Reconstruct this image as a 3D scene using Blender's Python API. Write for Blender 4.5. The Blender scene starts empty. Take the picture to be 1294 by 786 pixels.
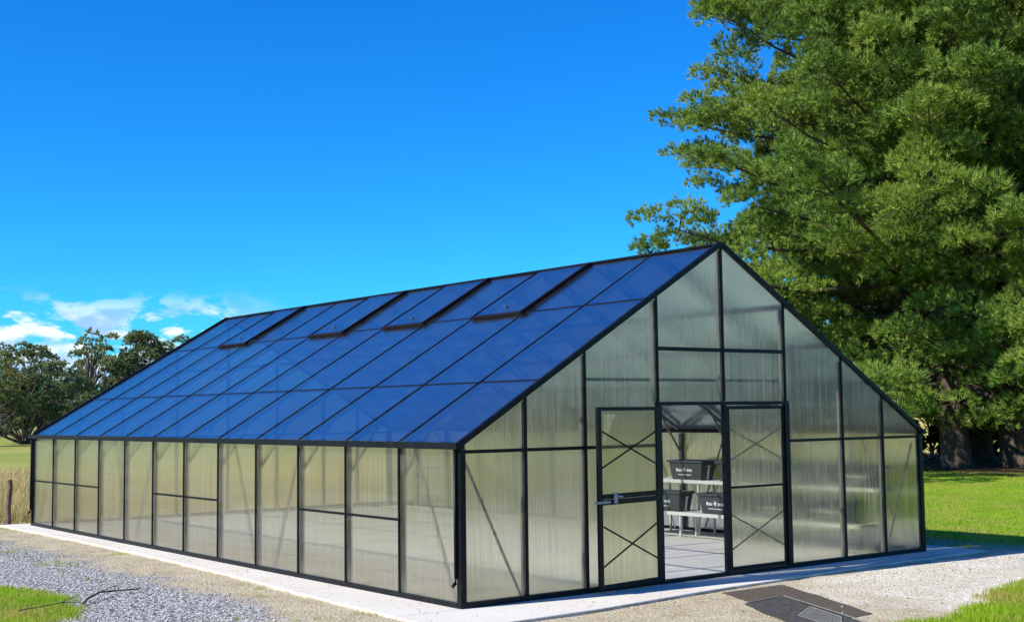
import bpy, math, random
import numpy as np
from mathutils import Vector, Matrix, noise as mnoise
R_ = math.radians
random.seed(7)
RNG = np.random.default_rng(7)
SC = bpy.context.scene
COL = SC.collection

# ------------------------------------------------------------------ camera
YAW, PIT, ROL = R_(37.5044), R_(4.5178), R_(-0.7181)
fw = Vector((math.sin(YAW)*math.cos(PIT), math.cos(YAW)*math.cos(PIT), math.sin(PIT)))
rt0 = Vector((math.cos(YAW), -math.sin(YAW), 0)); up0 = rt0.cross(fw)
rt = rt0*math.cos(ROL) + up0*math.sin(ROL); up = -rt0*math.sin(ROL) + up0*math.cos(ROL)
cd = bpy.data.cameras.new('camera'); cam = bpy.data.objects.new('camera', cd); COL.objects.link(cam)
cam.matrix_world = Matrix(((rt.x, up.x, -fw.x, -8.4553), (rt.y, up.y, -fw.y, -12.0104), (rt.z, up.z, -fw.z, 2.1768), (0, 0, 0, 1)))
cd.sensor_width = 36; cd.lens = 1630.15/1294*36; cd.clip_start = .1; cd.clip_end = 6000
SC.camera = cam

# ------------------------------------------------------------------ world and sun
SUNV = Vector((-1.30, 0.225, 1.0)).normalized()
ELEV = math.asin(SUNV.z); AZ = math.atan2(SUNV.x, SUNV.y)
w = bpy.data.worlds.new('World'); SC.world = w; w.use_nodes = True
nt = w.node_tree; nt.nodes.clear()
N = nt.nodes.new; L = nt.links.new
out = N('ShaderNodeOutputWorld'); bg = N('ShaderNodeBackground'); bg.inputs['Strength'].default_value = .079
sky = N('ShaderNodeTexSky'); sky.sky_type = 'NISHITA'; sky.sun_disc = False
sky.sun_elevation = ELEV; sky.sun_rotation = AZ; sky.air_density = 1.0; sky.dust_density = .2; sky.ozone_density = 3.0
hs = N('ShaderNodeHueSaturation'); hs.inputs['Saturation'].default_value = 1.35; hs.inputs['Value'].default_value = 1.15
tint = N('ShaderNodeMix'); tint.data_type = 'RGBA'; tint.blend_type = 'MULTIPLY'; tint.inputs[0].default_value = 1
tint.inputs[7].default_value = (.15, .87, 1.40, 1)
L(sky.outputs[0], hs.inputs['Color']); L(hs.outputs[0], tint.inputs[6])
# low cumulus near the horizon, laid out by direction in the sky
tc = N('ShaderNodeTexCoord'); sep = N('ShaderNodeSeparateXYZ'); L(tc.outputs['Generated'], sep.inputs[0])
def mth(op, a, b=None, c=None, clamp=False):
    m = N('ShaderNodeMath'); m.operation = op; m.use_clamp = clamp
    for i, v in enumerate((a, b, c)):
        if v is None: continue
        if isinstance(v, (int, float)): m.inputs[i].default_value = v
        else: L(v, m.inputs[i])
    return m.outputs[0]
def mapr(v, a, b, c=0., d=1., smooth=True):
    m = N('ShaderNodeMapRange'); m.interpolation_type = 'SMOOTHSTEP' if smooth else 'LINEAR'
    L(v, m.inputs[0])
    for i, q in enumerate((a, b, c, d)): m.inputs[1+i].default_value = q
    return m.outputs[0]
az = mth('ARCTAN2', sep.outputs[0], sep.outputs[1]); el = mth('ARCSINE', sep.outputs[2])
cmb = N('ShaderNodeCombineXYZ'); L(mth('MULTIPLY', az, 27.), cmb.inputs[0]); L(mth('MULTIPLY', el, 62.), cmb.inputs[1])
cmb.inputs[2].default_value = 3.3
nz = N('ShaderNodeTexNoise'); nz.inputs['Scale'].default_value = 1.; nz.inputs['Detail'].default_value = 9; nz.inputs['Roughness'].default_value = .58
nz.inputs['Distortion'].default_value = .25
L(cmb.outputs[0], nz.inputs['Vector'])
band = mth('MULTIPLY', mth('MULTIPLY', mapr(el, .010, .030), mapr(el, .098, .066)), mapr(az, R_(28), R_(24)))
dens = mth('MULTIPLY', mapr(nz.outputs[0], .445, .56), band)
# bright tops and greyer bases
cmb2 = N('ShaderNodeCombineXYZ'); L(mth('MULTIPLY', az, 27.), cmb2.inputs[0]); L(mth('ADD', mth('MULTIPLY', el, 62.), .35), cmb2.inputs[1]); cmb2.inputs[2].default_value = 3.3
nz2 = N('ShaderNodeTexNoise'); nz2.inputs['Scale'].default_value = 1.; nz2.inputs['Detail'].default_value = 5; L(cmb2.outputs[0], nz2.inputs['Vector'])
ccol = N('ShaderNodeMix'); ccol.data_type = 'RGBA'
ccol.inputs[6].default_value = (9.6, 9.8, 10.2, 1); ccol.inputs[7].default_value = (3.6, 5.2, 8.2, 1)
L(mapr(nz2.outputs[0], .44, .66), ccol.inputs[0])
# small thin wisps higher up
cmb3 = N('ShaderNodeCombineXYZ'); L(mth('MULTIPLY', az, 30.), cmb3.inputs[0]); L(mth('MULTIPLY', el, 70.), cmb3.inputs[1])
nz3 = N('ShaderNodeTexNoise'); nz3.inputs['Scale'].default_value = 1.; nz3.inputs['Detail'].default_value = 3; L(cmb3.outputs[0], nz3.inputs['Vector'])
wisp = mth('MULTIPLY', mapr(nz3.outputs[0], .735, .80, 0, .5), mapr(el, .22, .27))
fin = N('ShaderNodeMix'); fin.data_type = 'RGBA'
L(mth('MAXIMUM', mth('MULTIPLY', dens, .82), wisp), fin.inputs[0]); L(tint.outputs[2], fin.inputs[6]); L(ccol.outputs[2], fin.inputs[7])
L(fin.outputs[2], bg.inputs['Color']); L(bg.outputs[0], out.inputs[0])

sd = bpy.data.lights.new('sun', 'SUN'); sd.energy = 5.0; sd.angle = R_(.53); sd.color = (1., .95, .86)
so = bpy.data.objects.new('sun', sd); COL.objects.link(so)
so.rotation_euler = (-SUNV).to_track_quat('-Z', 'Y').to_euler()
vs = SC.view_settings; vs.view_transform = 'Standard'; vs.look = 'None'; vs.exposure = 0.68; vs.gamma = 1; vs.use_curve_mapping = False
SC.render.engine = 'CYCLES'
cy = SC.cycles; cy.max_bounces = 16; cy.transparent_max_bounces = 40; cy.transmission_bounces = 12; cy.glossy_bounces = 4; cy.diffuse_bounces = 4
cy.caustics_refractive = False; cy.caustics_reflective = False

# ------------------------------------------------------------------ helpers
class MB:
    def __init__(s): s.v = []; s.f = []
    def add(s, vs_, fs):
        n = len(s.v); s.v += [tuple(v) for v in vs_]; s.f += [tuple(i+n for i in f) for f in fs]; return s
    def box(s, x0, x1, y0, y1, z0, z1):
        return s.add([(x0,y0,z0),(x1,y0,z0),(x1,y1,z0),(x0,y1,z0),(x0,y0,z1),(x1,y0,z1),(x1,y1,z1),(x0,y1,z1)],
                     [(0,3,2,1),(4,5,6,7),(0,1,5,4),(1,2,6,5),(2,3,7,6),(3,0,4,7)])
    def bar(s, a, b, w_, h, upv=(0,0,1)):
        a = Vector(a); b = Vector(b); d = (b-a).normalized(); u = Vector(upv)
        sd_ = d.cross(u)
        if sd_.length < 1e-4: sd_ = d.cross(Vector((1,0,0)))
        sd_.normalize(); u = sd_.cross(d)
        sd_ = sd_*(w_/2); u = u*(h/2); vs_ = []
        for p in (a, b):
            for i, j in ((-1,-1),(1,-1),(1,1),(-1,1)): vs_.append(p+sd_*i+u*j)
        return s.add(vs_, [(3,2,1,0),(4,5,6,7),(0,1,5,4),(1,2,6,5),(2,3,7,6),(3,0,4,7)])
    def tube(s, pts, rads, n=8, cap=True):
        pts = [Vector(p) for p in pts]; base = len(s.v); k = len(pts)
        for i, p in enumerate(pts):
            d = (pts[min(i+1,k-1)]-pts[max(i-1,0)]).normalized()
            x = d.cross(Vector((0,0,1)) if abs(d.z) < .9 else Vector((1,0,0))).normalized(); y = d.cross(x)
            r = rads[i] if hasattr(rads, '__len__') else rads
            for j in range(n):
                t = 2*math.pi*j/n; s.v.append(tuple(p + x*(r*math.cos(t)) + y*(r*math.sin(t))))
        for i in range(k-1):
            for j in range(n):
                a = base+i*n+j; b = base+i*n+(j+1) % n; s.f.append((a, b, b+n, a+n))
        if cap:
            s.f.append(tuple(base+j for j in range(n))[::-1]); s.f.append(tuple(base+(k-1)*n+j for j in range(n)))
        return s
    def build(s, name, mat, parent=None, smooth=False, bevel=0):
        me = bpy.data.meshes.new(name); me.from_pydata(s.v, [], s.f); me.update()
        if smooth: me.polygons.foreach_set('use_smooth', [True]*len(me.polygons))
        me.materials.append(mat)
        o = bpy.data.objects.new(name, me); COL.objects.link(o)
        if parent: o.parent = parent
        if bevel:
            b = o.modifiers.new('bevel', 'BEVEL'); b.width = bevel; b.segments = 2; b.limit_method = 'ANGLE'
        return o
def empty(name, loc=(0,0,0), rz=0):
    o = bpy.data.objects.new(name, None); COL.objects.link(o); o.location = loc; o.rotation_euler = (0,0,rz); o.empty_display_size = .2; return o
def tag(o, label=None, cat=None, group=None, kind=None):
    if label: o['label'] = label
    if cat: o['category'] = cat
    if group: o['group'] = group
    if kind: o['kind'] = kind
    return o
def copy_tree(o, parent=None):
    c = o.copy(); COL.objects.link(c)
    if parent: c.parent = parent
    for ch in [x for x in bpy.data.objects if x.parent == o]: copy_tree(ch, c)
    return c
def tri_mesh(name, V, F, mat, parent=None, attrs=None):
    """V (n,3) float, F (m,3) int: numpy-fed triangle mesh"""
    me = bpy.data.meshes.new(name); n, m = len(V), len(F)
    me.vertices.add(n); me.vertices.foreach_set('co', np.asarray(V, np.float32).ravel())
    me.loops.add(m*3); me.loops.foreach_set('vertex_index', np.asarray(F, np.int32).ravel())
    me.polygons.add(m); me.polygons.foreach_set('loop_start', np.arange(0, m*3, 3, dtype=np.int32))
    me.polygons.foreach_set('loop_total', np.full(m, 3, np.int32)); me.update(calc_edges=True)
    if attrs:
        for k, a in attrs.items():
            at = me.attributes.new(k, 'FLOAT', 'POINT'); at.data.foreach_set('value', np.asarray(a, np.float32))
    me.materials.append(mat); o = bpy.data.objects.new(name, me); COL.objects.link(o)
    if parent: o.parent = parent
    return o

# ------------------------------------------------------------------ materials
class MT:
    def __init__(s, name):
        s.m = bpy.data.materials.new(name); s.m.use_nodes = True; s.t = s.m.node_tree; s.t.nodes.clear()
        s.out = s.n('ShaderNodeOutputMaterial')
    def n(s, k, **kw):
        x = s.t.nodes.new(k)
        for a, b in kw.items(): setattr(x, a, b)
        return x
    def l(s, a, b): s.t.links.new(a, b)
    def set(s, inp, v):
        if hasattr(v, 'is_output') or hasattr(v, 'links'): s.l(v, inp)
        elif isinstance(v, tuple) and len(v) == 3: inp.default_value = (*v, 1)
        else: inp.default_value = v
    def noise(s, scale, detail=4, rough=.55, vec=None, dist=0):
        x = s.n('ShaderNodeTexNoise'); x.inputs['Scale'].default_value = scale; x.inputs['Detail'].default_value = detail
        x.inputs['Roughness'].default_value = rough; x.inputs['Distortion'].default_value = dist
        if vec is not None: s.l(vec, x.inputs['Vector'])
        return x.outputs[0]
    def pos(s, scale=None):
        g = s.n('ShaderNodeNewGeometry').outputs['Position']
        if scale:
            mp = s.n('ShaderNodeVectorMath', operation='MULTIPLY'); s.l(g, mp.inputs[0]); mp.inputs[1].default_value = scale; g = mp.outputs[0]
        return g
    def objc(s, scale=None):
        g = s.n('ShaderNodeTexCoord').outputs['Object']
        if scale:
            mp = s.n('ShaderNodeVectorMath', operation='MULTIPLY'); s.l(g, mp.inputs[0]); mp.inputs[1].default_value = scale; g = mp.outputs[0]
        return g
    def mr(s, v, a, b, c=0., d=1.):
        x = s.n('ShaderNodeMapRange'); x.interpolation_type = 'SMOOTHSTEP'; s.l(v, x.inputs[0])
        for i, q in enumerate((a, b, c, d)): x.inputs[1+i].default_value = q
        return x.outputs[0]
    def math(s, op, a, b=0.):
        x = s.n('ShaderNodeMath', operation=op); s.set(x.inputs[0], a); s.set(x.inputs[1], b); return x.outputs[0]
    def mix(s, f, a, b, mode='MIX'):
        x = s.n('ShaderNodeMix', data_type='RGBA', blend_type=mode); s.set(x.inputs[0], f); s.set(x.inputs[6], a); s.set(x.inputs[7], b); return x.outputs[2]
    def bump(s, h, dist, strength=1., normal=None):
        b = s.n('ShaderNodeBump'); b.inputs['Distance'].default_value = dist; b.inputs['Strength'].default_value = strength
        s.l(h, b.inputs['Height'])
        if normal is not None: s.l(normal, b.inputs['Normal'])
        return b.outputs[0]
    def pbr(s, col, rough=.6, metal=0., spec=.5, normal=None):
        p = s.n('ShaderNodeBsdfPrincipled'); s.set(p.inputs['Base Color'], col); s.set(p.inputs['Roughness'], rough)
        p.inputs['Metallic'].default_value = metal; p.inputs['Specular IOR Level'].default_value = spec
        if normal is not None: s.l(normal, p.inputs['Normal'])
        return p.outputs[0]
    def end(s, sh): s.l(sh, s.out.inputs[0]); return s.m
    def mixs(s, f, a, b):
        x = s.n('ShaderNodeMixShader'); s.set(x.inputs[0], f); s.l(a, x.inputs[1]); s.l(b, x.inputs[2]); return x.outputs[0]

def m_frame():
    t = MT('black_powder_coat'); n = t.noise(9., 3, vec=t.pos())
    col = t.mix(t.mr(n, .35, .7), (.0025,.003,.004), (.007,.0075,.010))
    return t.end(t.pbr(col, .45, 0, .18))
def m_innerframe():
    t = MT('grey_steel_tube'); n = t.noise(6., 3, vec=t.pos())
    return t.end(t.pbr(t.mix(n, (.16,.162,.165), (.24,.24,.245)), .45, .2))
def m_ventframe():
    t = MT('dark_maroon_frame'); return t.end(t.pbr((.010,.004,.008), .6, 0, .15))
FRAME = m_frame(); INNER = m_innerframe(); VENTF = m_ventframe()

def m_glaze(name, axis, clear, gloss_rough=.12, refr=.3, tintc=(.93,.95,.95), milky=(.86,.87,.88), glossmul=1.0, flute=44.):
    """twin-wall polycarbonate: see-through webs, milky scatter, soft blur through the flutes and a glossy skin"""
    t = MT(name)
    p = t.objc()
    sp = t.n('ShaderNodeSeparateXYZ'); t.l(p, sp.inputs[0])
    u = sp.outputs[axis]; z = sp.outputs[2]
    cb = t.n('ShaderNodeCombineXYZ'); t.l(t.math('MULTIPLY', u, flute), cb.inputs[0]); t.l(t.math('MULTIPLY', z, .55), cb.inputs[1])
    fl = t.noise(1., 2, .6, cb.outputs[0])                     # vertical flutes, uneven
    cb2 = t.n('ShaderNodeCombineXYZ'); t.l(t.math('MULTIPLY', u, .33), cb2.inputs[0]); t.l(t.math('MULTIPLY', z, 5.), cb2.inputs[1])
    big = t.noise(1., 3, .6, cb2.outputs[0])                   # broad horizontal bands of milkiness
    milk = t.math('ADD', t.mr(fl, .3, .7, -.17, .17), t.mr(big, .3, .7, -.09, .09))
    oi = t.n('ShaderNodeObjectInfo'); milk = t.math('ADD', milk, t.mr(oi.outputs['Random'], 0., 1., -.035, .035))
    spl = t.noise(7., 4, .7, p)                                # splashed dust towards the sill
    milk = t.math('ADD', milk, t.math('MULTIPLY', t.mr(z, .55, .02), t.mr(spl,   .3, .7, .03, .17)))
    f = t.math('MAXIMUM', t.math('ADD', milk, 1-clear), .03)
    tr = t.n('ShaderNodeBsdfTransparent'); tr.inputs[0].default_value = (*tintc, 1)
    rf = t.n('ShaderNodeBsdfRefraction'); rf.inputs['IOR'].default_value = 1.13; rf.inputs['Roughness'].default_value = .45; rf.inputs[0].default_value = (*tintc, 1)
    nb = t.bump(fl, .03, 1.); t.l(nb, rf.inputs['Normal'])
    see = t.mixs(refr, tr.outputs[0], rf.outputs[0])
    tl = t.n('ShaderNodeBsdfTranslucent'); tl.inputs[0].default_value = (*milky, 1)
    df = t.n('ShaderNodeBsdfDiffuse'); df.inputs[0].default_value = (*milky, 1)
    sc = t.mixs(.22, tl.outputs[0], df.outputs[0])
    body = t.mixs(f, see, sc)
    gl = t.n('ShaderNodeBsdfGlossy'); gl.inputs['Roughness'].default_value = gloss_rough
    nb2 = t.bump(fl, .004, .6); t.l(nb2, gl.inputs['Normal'])
    fr = t.n('ShaderNodeFresnel'); fr.inputs['IOR'].default_value = 1.55
    g = t.math('MULTIPLY', fr.outputs[0], glossmul)
    return t.end(t.mixs(t.math('MINIMUM', g, .8), body, gl.outputs[0]))
WALLG = m_glaze('polycarbonate_wall', 1, .925, refr=.62, tintc=(.99,.96,.80), milky=(.88,.86,.80))
GABLEG = m_glaze('polycarbonate_gable', 0, .875, refr=.86, glossmul=.4, tintc=(.985,.99,.78), milky=(.93,.91,.86))
def m_roof():
    t = MT('polycarbonate_roof')
    p = t.objc(); sp = t.n('ShaderNodeSeparateXYZ'); t.l(p, sp.inputs[0])
    cb = t.n('ShaderNodeCombineXYZ'); t.l(t.math('MULTIPLY', sp.outputs[1], 40.), cb.inputs[0]); t.l(t.math('MULTIPLY', sp.outputs[0], .6), cb.inputs[1])
    fl = t.noise(1., 2, .6, cb.outputs[0]); big = t.noise(.9, 4, .6, p)
    tr = t.n('ShaderNodeBsdfTransparent'); tr.inputs[0].default_value = (.94,.955,.975,1)
    tl = t.n('ShaderNodeBsdfTranslucent'); tl.inputs[0].default_value = (.94,.91,.84,1)
    rf = t.n('ShaderNodeBsdfRefraction'); rf.inputs['IOR'].default_value = 1.08; rf.inputs['Roughness'].default_value = .6; rf.inputs[0].default_value = (.94,.955,.975,1)
    see = t.mixs(.18, tr.outputs[0], rf.outputs[0])
    body = t.mixs(t.math('ADD', t.mr(fl, .3, .7, -.08, .08), .38), see, tl.outputs[0])
    # reflected sky blue put into the outer face as diffuse colour
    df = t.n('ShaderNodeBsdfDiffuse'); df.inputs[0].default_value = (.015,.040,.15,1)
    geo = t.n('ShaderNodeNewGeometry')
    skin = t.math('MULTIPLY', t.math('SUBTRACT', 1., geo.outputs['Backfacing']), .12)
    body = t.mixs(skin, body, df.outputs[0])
    gl = t.n('ShaderNodeBsdfGlossy'); gl.inputs['Roughness'].default_value = .10; 
    oi = t.n('ShaderNodeObjectInfo'); dst = t.noise(2.3, 6, .7, p)
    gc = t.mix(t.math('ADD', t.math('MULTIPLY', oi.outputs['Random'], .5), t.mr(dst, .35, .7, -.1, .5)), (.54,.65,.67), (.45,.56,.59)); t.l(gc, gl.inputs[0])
    t.l(t.bump(t.math('ADD', t.math('MULTIPLY', fl, .12), big), .05, .5), gl.inputs['Normal'])
    fr = t.n('ShaderNodeFresnel'); fr.inputs['IOR'].default_value = 1.6
    g = t.math('MINIMUM', t.math('MULTIPLY', fr.outputs[0], 3.5), .88)
    return t.end(t.mixs(g, body, gl.outputs[0]))
ROOFG = m_roof()

def m_concrete():
    t = MT('pale_concrete'); p = t.pos()
    a = t.noise(.8, 6, .6, p); b = t.noise(40., 4, .6, p); c = t.noise(3.2, 5, .7, p)
    col = t.mix(t.mr(a, .3, .7), (.60,.56,.49), (.70,.67,.60)); col = t.mix(t.mr(b, .3, .75), col, (.52,.48,.42)); 
    col = t.mix(t.mr(c, .62, .78, 0, .5), col, (.30,.27,.22))
    sp = t.n('ShaderNodeSeparateXYZ'); t.l(p, sp.inputs[0])
    jy = t.math('PINGPONG', sp.outputs[1], 1.28); jn = t.mr(jy, .012, .004)
    col = t.mix(t.math('MULTIPLY', jn, .7), col, (.16,.14,.11))
    col = t.mix(t.math('MULTIPLY', t.mr(sp.outputs[2], -.002, -.02), t.mr(c, .3, .6)), col, (.36,.30,.20))
    d = t.noise(5.5, 6, .75, p); col = t.mix(t.mr(d, .56, .72, 0, .55), col, (.40,.33,.22))
    return t.end(t.pbr(col, .85, 0, .3, t.bump(b, .003)))
CONC = m_concrete()

def m_ground():
    """one earth shader: attributes from the mesh say where gravel, dirt, grass lie; the far sheet has none and goes by position"""
    t = MT('ground_cover'); p = t.pos()
    def at(nm):
        a = t.n('ShaderNodeAttribute'); a.attribute_name = nm; return a.outputs['Fac']
    sp = t.n('ShaderNodeSeparateXYZ'); t.l(p, sp.inputs[0])
    n1 = t.noise(.16, 5, .6, p); n2 = t.noise(1.4, 6, .65, p); n3 = t.noise(14., 5, .7, p); n4 = t.noise(60., 3, .7, p)
    wob = t.math('MULTIPLY', t.math('SUBTRACT', n1, .5), 9.)
    # lawn: x between 10 and 33, y up to about 34
    xw = t.math('ADD', sp.outputs[0], t.math('MULTIPLY', wob, .25)); yw = t.math('ADD', sp.outputs[1], wob)
    lawn = t.math('MULTIPLY', t.mr(xw, 33.2, 32.), t.mr(t.math('SUBTRACT', yw, t.math('MULTIPLY', sp.outputs[0], .62)), 10.5, 7.))
    lawn = t.math('MULTIPLY', lawn, t.mr(sp.outputs[0], 7., 8.))
    lawn = t.math('MAXIMUM', lawn, at('grass'))
    green = t.mix(t.mr(n2, .3, .7), (.16,.27,.014), (.25,.36,.022)); green = t.mix(t.mr(n3, .35, .75), green, (.12,.20,.012))
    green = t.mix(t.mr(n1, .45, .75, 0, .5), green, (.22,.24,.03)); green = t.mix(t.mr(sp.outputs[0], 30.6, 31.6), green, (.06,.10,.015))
    straw = t.mix(t.mr(n2, .3, .7), (.42,.32,.13), (.30,.25,.085)); straw = t.mix(t.mr(n3, .4, .8), straw, (.20,.17,.07))
    far = t.mr(sp.outputs[1], 44., 52.); pale = t.mix(t.mr(t.noise(.05, 4, .6, p), .35, .62), (.21,.25,.045), (.32,.29,.08)); pale = t.mix(t.mr(t.math('SUBTRACT', sp.outputs[0], sp.outputs[1]), -12., 4.), pale, (.50,.42,.10))
    # mown rows and worn bands across the paddock
    bd = t.n('ShaderNodeVectorMath', operation='DOT_PRODUCT'); t.l(p, bd.inputs[0]); bd.inputs[1].default_value = (.70,.71,0)
    cbb = t.n('ShaderNodeCombineXYZ'); t.l(t.math('MULTIPLY', bd.outputs['Value'], .42), cbb.inputs[0])
    bd2 = t.n('ShaderNodeVectorMath', operation='DOT_PRODUCT'); t.l(p, bd2.inputs[0]); bd2.inputs[1].default_value = (.71,-.70,0)
    t.l(t.math('MULTIPLY', bd2.outputs['Value'], .05), cbb.inputs[1]); band = t.noise(1., 4, .6, cbb.outputs[0])
    straw = t.mix(t.mr(band, .40, .60), straw, t.mix(n2, (.62,.47,.16), (.50,.38,.13)))
    straw = t.mix(t.mr(band, .42, .34), straw, (.14,.15,.05))
    far = t.math('MAXIMUM', far, t.mr(sp.outputs[0], 36., 52.))
    dry = t.mix(far, straw, pale)
    # needle litter below the pines
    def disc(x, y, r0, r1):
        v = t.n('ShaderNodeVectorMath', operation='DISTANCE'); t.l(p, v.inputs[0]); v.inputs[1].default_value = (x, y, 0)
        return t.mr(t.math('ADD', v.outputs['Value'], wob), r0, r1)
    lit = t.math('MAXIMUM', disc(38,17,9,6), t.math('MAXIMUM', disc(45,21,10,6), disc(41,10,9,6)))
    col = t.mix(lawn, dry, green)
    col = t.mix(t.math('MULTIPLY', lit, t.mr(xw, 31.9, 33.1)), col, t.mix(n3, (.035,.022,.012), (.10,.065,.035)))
    # dirt and gravel on the drive
    vo = t.n('ShaderNodeTexVoronoi'); vo.inputs['Scale'].default_value = 26.; t.l(p, vo.inputs['Vector'])
    vo2 = t.n('ShaderNodeTexVoronoi'); vo2.inputs['Scale'].default_value = 55.; t.l(p, vo2.inputs['Vector'])
    spv = t.n('ShaderNodeSeparateColor'); t.l(vo.outputs['Color'], spv.inputs[0])
    grey = t.mix(spv.outputs[0], (.30,.295,.28), (.72,.70,.67)); grey = t.mix(t.mr(vo.outputs['Distance'], .35, .62), grey, (.08,.08,.085))
    white = t.mix(spv.outputs[1], (.46,.43,.36), (.78,.73,.64)); white = t.mix(t.mr(n3, .45, .75, 0, .55), white, (.40,.31,.18))
    dirt = t.mix(t.mr(n2, .3, .72), (.46,.39,.26), (.31,.25,.15)); dirt = t.mix(t.mr(n3, .42, .7), dirt, (.50,.45,.34)); dirt = t.mix(t.mr(n4, .55, .75), dirt, (.12,.095,.06))
    dv = t.mix(at('grey'), dirt, grey); dv = t.mix(at('white'), dv, white)
    dr = at('drive'); col = t.mix(dr, col, dv)
    h = t.mix(dr, n4, vo.outputs['Distance'])
    nb = t.bump(t.math('ADD', t.math('MULTIPLY', vo.outputs['Distance'], -.8), n3), .02, .8)
    return t.end(t.pbr(col, .95, 0, .15, nb))
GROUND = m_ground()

def m_leaf(name, c0, c1, c2, trans=.35, nscale=.5, rough=.55, spec=.3):
    t = MT(name); a = t.n('ShaderNodeAttribute'); a.attribute_name = 'var'; v = a.outputs['Fac']
    n = t.noise(nscale, 4, .6, t.pos())
    col = t.mix(v, c0, c1); col = t.mix(t.mr(n, .42, .68), col, c2)
    p = t.pbr(col, rough, 0, spec)
    tl = t.n('ShaderNodeBsdfTranslucent'); t.l(col, tl.inputs[0])
    return t.end(t.mixs(trans, p, tl.outputs[0]))
PINE = m_leaf('pine_needles', (.035,.100,.020), (.245,.36,.055), (.25,.33,.05), .24, .35, .6, .25)
GUM = m_leaf('gum_leaves', (.14,.18,.07), (.30,.33,.15), (.15,.19,.07), .35, .12)
BUSH = m_leaf('shrub_leaves', (.15,.18,.04), (.27,.28,.08), (.07,.10,.03), .3, .12)
BLADE = m_leaf('grass_blades', (.17,.33,.012), (.42,.55,.032), (.46,.38,.10), .5, 1.1, .6, .15)
DRYB = m_leaf('dry_grass_blades', (.42,.33,.13), (.58,.47,.23), (.27,.27,.08), .35, .3)
def m_bark(name, a, b, c):
    t = MT(name); n = t.noise(1., 5, .7, t.pos((9., 9., 1.6))); m = t.noise(1.3, 4, .6, t.pos())
    col = t.mix(t.mr(n, .35, .65), a, b); col = t.mix(t.mr(m, .5, .7), col, c)
    return t.end(t.pbr(col, .9, 0, .2, t.bump(n, .06, 1.)))
PBARK = m_bark('pine_bark', (.045,.034,.026), (.125,.095,.07), (.09,.075,.065))
GBARK = m_bark('gum_bark', (.13,.11,.085), (.24,.21,.175), (.09,.07,.055))
def simple(name, a, b, rough=.6, scale=12., metal=0, spec=.5):
    t = MT(name); n = t.noise(scale, 5, .65, t.objc()); return t.end(t.pbr(t.mix(t.mr(n, .3, .7), a, b), rough, metal, spec, t.bump(n, .002, .5)))
TUB = simple('dark_tub_plastic', (.040,.052,.055), (.055,.068,.070), .45)
TUBIN = simple('potting_mix', (.03,.02,.012), (.07,.05,.035), .95)
MARK = simple('white_print', (.72,.74,.74), (.80,.80,.80), .5)
BENCH = simple('white_bench_metal', (.60,.64,.58), (.72,.74,.69), .45)
SILVER = simple('brushed_silver', (.22,.22,.22), (.32,.32,.31), .5)
MATC = simple('brown_coir', (.045,.036,.026), (.095,.070,.045), .95, 30.)
RUB = simple('black_rubber', (.030,.031,.028), (.085,.08,.07), .95, 25., spec=.2)
GRATE = simple('galvanised_mesh', (.13,.13,.12), (.24,.235,.21), .7, 20.)
WOOD = simple('weathered_wood', (.10,.06,.04), (.19,.13,.09), .9, 8.)
STICK = simple('dark_stick_bark', (.045,.028,.018), (.09,.06,.04), .9, 20.)

# ------------------------------------------------------------------ ground
def vnoise(x, y, s, seed=0):
    """cheap numpy value noise with a few octaves, 0..1"""
    out_ = np.zeros_like(x, float); amp = .5; tot = 0
    for o in range(4):
        xs = x*s; ys = y*s; xi = np.floor(xs).astype(int); yi = np.floor(ys).astype(int); xf = xs-xi; yf = ys-yi
        def h(a, b):
            q = np.sin(a*127.1+b*311.7+seed*74.7+o*19.3)*43758.5453; return q-np.floor(q)
        u = xf*xf*(3-2*xf); v = yf*yf*(3-2*yf)
        out_ += amp*((h(xi,yi)*(1-u)+h(xi+1,yi)*u)*(1-v)+(h(xi,yi+1)*(1-u)+h(xi+1,yi+1)*u)*v); tot += amp; amp *= .5; s *= 2.1
    return out_/tot
def sstep(v, a, b):
    t = np.clip((v-a)/(b-a), 0, 1); return t*t*(3-2*t)
def masks(x, y):
    """where things lie on the ground around the slab: drive, grey gravel, white gravel, grass"""
    w1 = (vnoise(x, y, .9, 1)-.5); w2 = (vnoise(x, y, 2.6, 2)-.5); w3 = (vnoise(x, y, 6., 5)-.5)
    e = w1*.9+w2*.55+w3*.3
    # grass corner, bottom left
    g1 = sstep(-3.2-x + e*.8 + .55*np.clip(y-3.2, -4, 0), -.12, .18) * sstep(8.6-y+e*1.2 + (-3.1-x)*2.2, -.2, .3)
    # gravel spreads over the left past y 7
    g2 = sstep(-3.75-y + e*.6 + .12*(x-3)*sstep(x, 3, 6)*2., -.10, .16) * sstep(x, 2.0+0*e, 2.7)
    lawn = sstep(x-10.0+e*.25, -.05, .05)*sstep(y+1.35+e*.3-(x-10)*.0, -.1, .1)
    lawn2 = sstep(x-9.55+e*.3, -.05, .1)*sstep(y+.45, 0, .3)*.7
    grass = np.maximum(np.maximum(g1, g2), lawn)
    back = sstep(y-15.75+e*.2, -.05, .15)*(x < 9.9)              # paddock beyond the slab
    drive = (1-np.maximum(grass, back))
    grey = sstep(-1.55-x+e*1.1, -.25, .25)*sstep(y-1.0+e*2.5, -.8, .8)
    grey = np.maximum(grey, sstep(x-8.9+e*2, -.5, .6)*sstep(-1.6-y+e, -.5, .3)*.8)
    white = sstep(x-4.3+e*1.5, -.8, .6)*sstep(-.75-y+e*.6, -.2, .3)*(.55+.45*sstep(e, -.2, .3))
    return drive, grey, white*(1-grey*.6), np.clip(np.maximum(grass, lawn2), 0, 1), lawn, back
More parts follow.
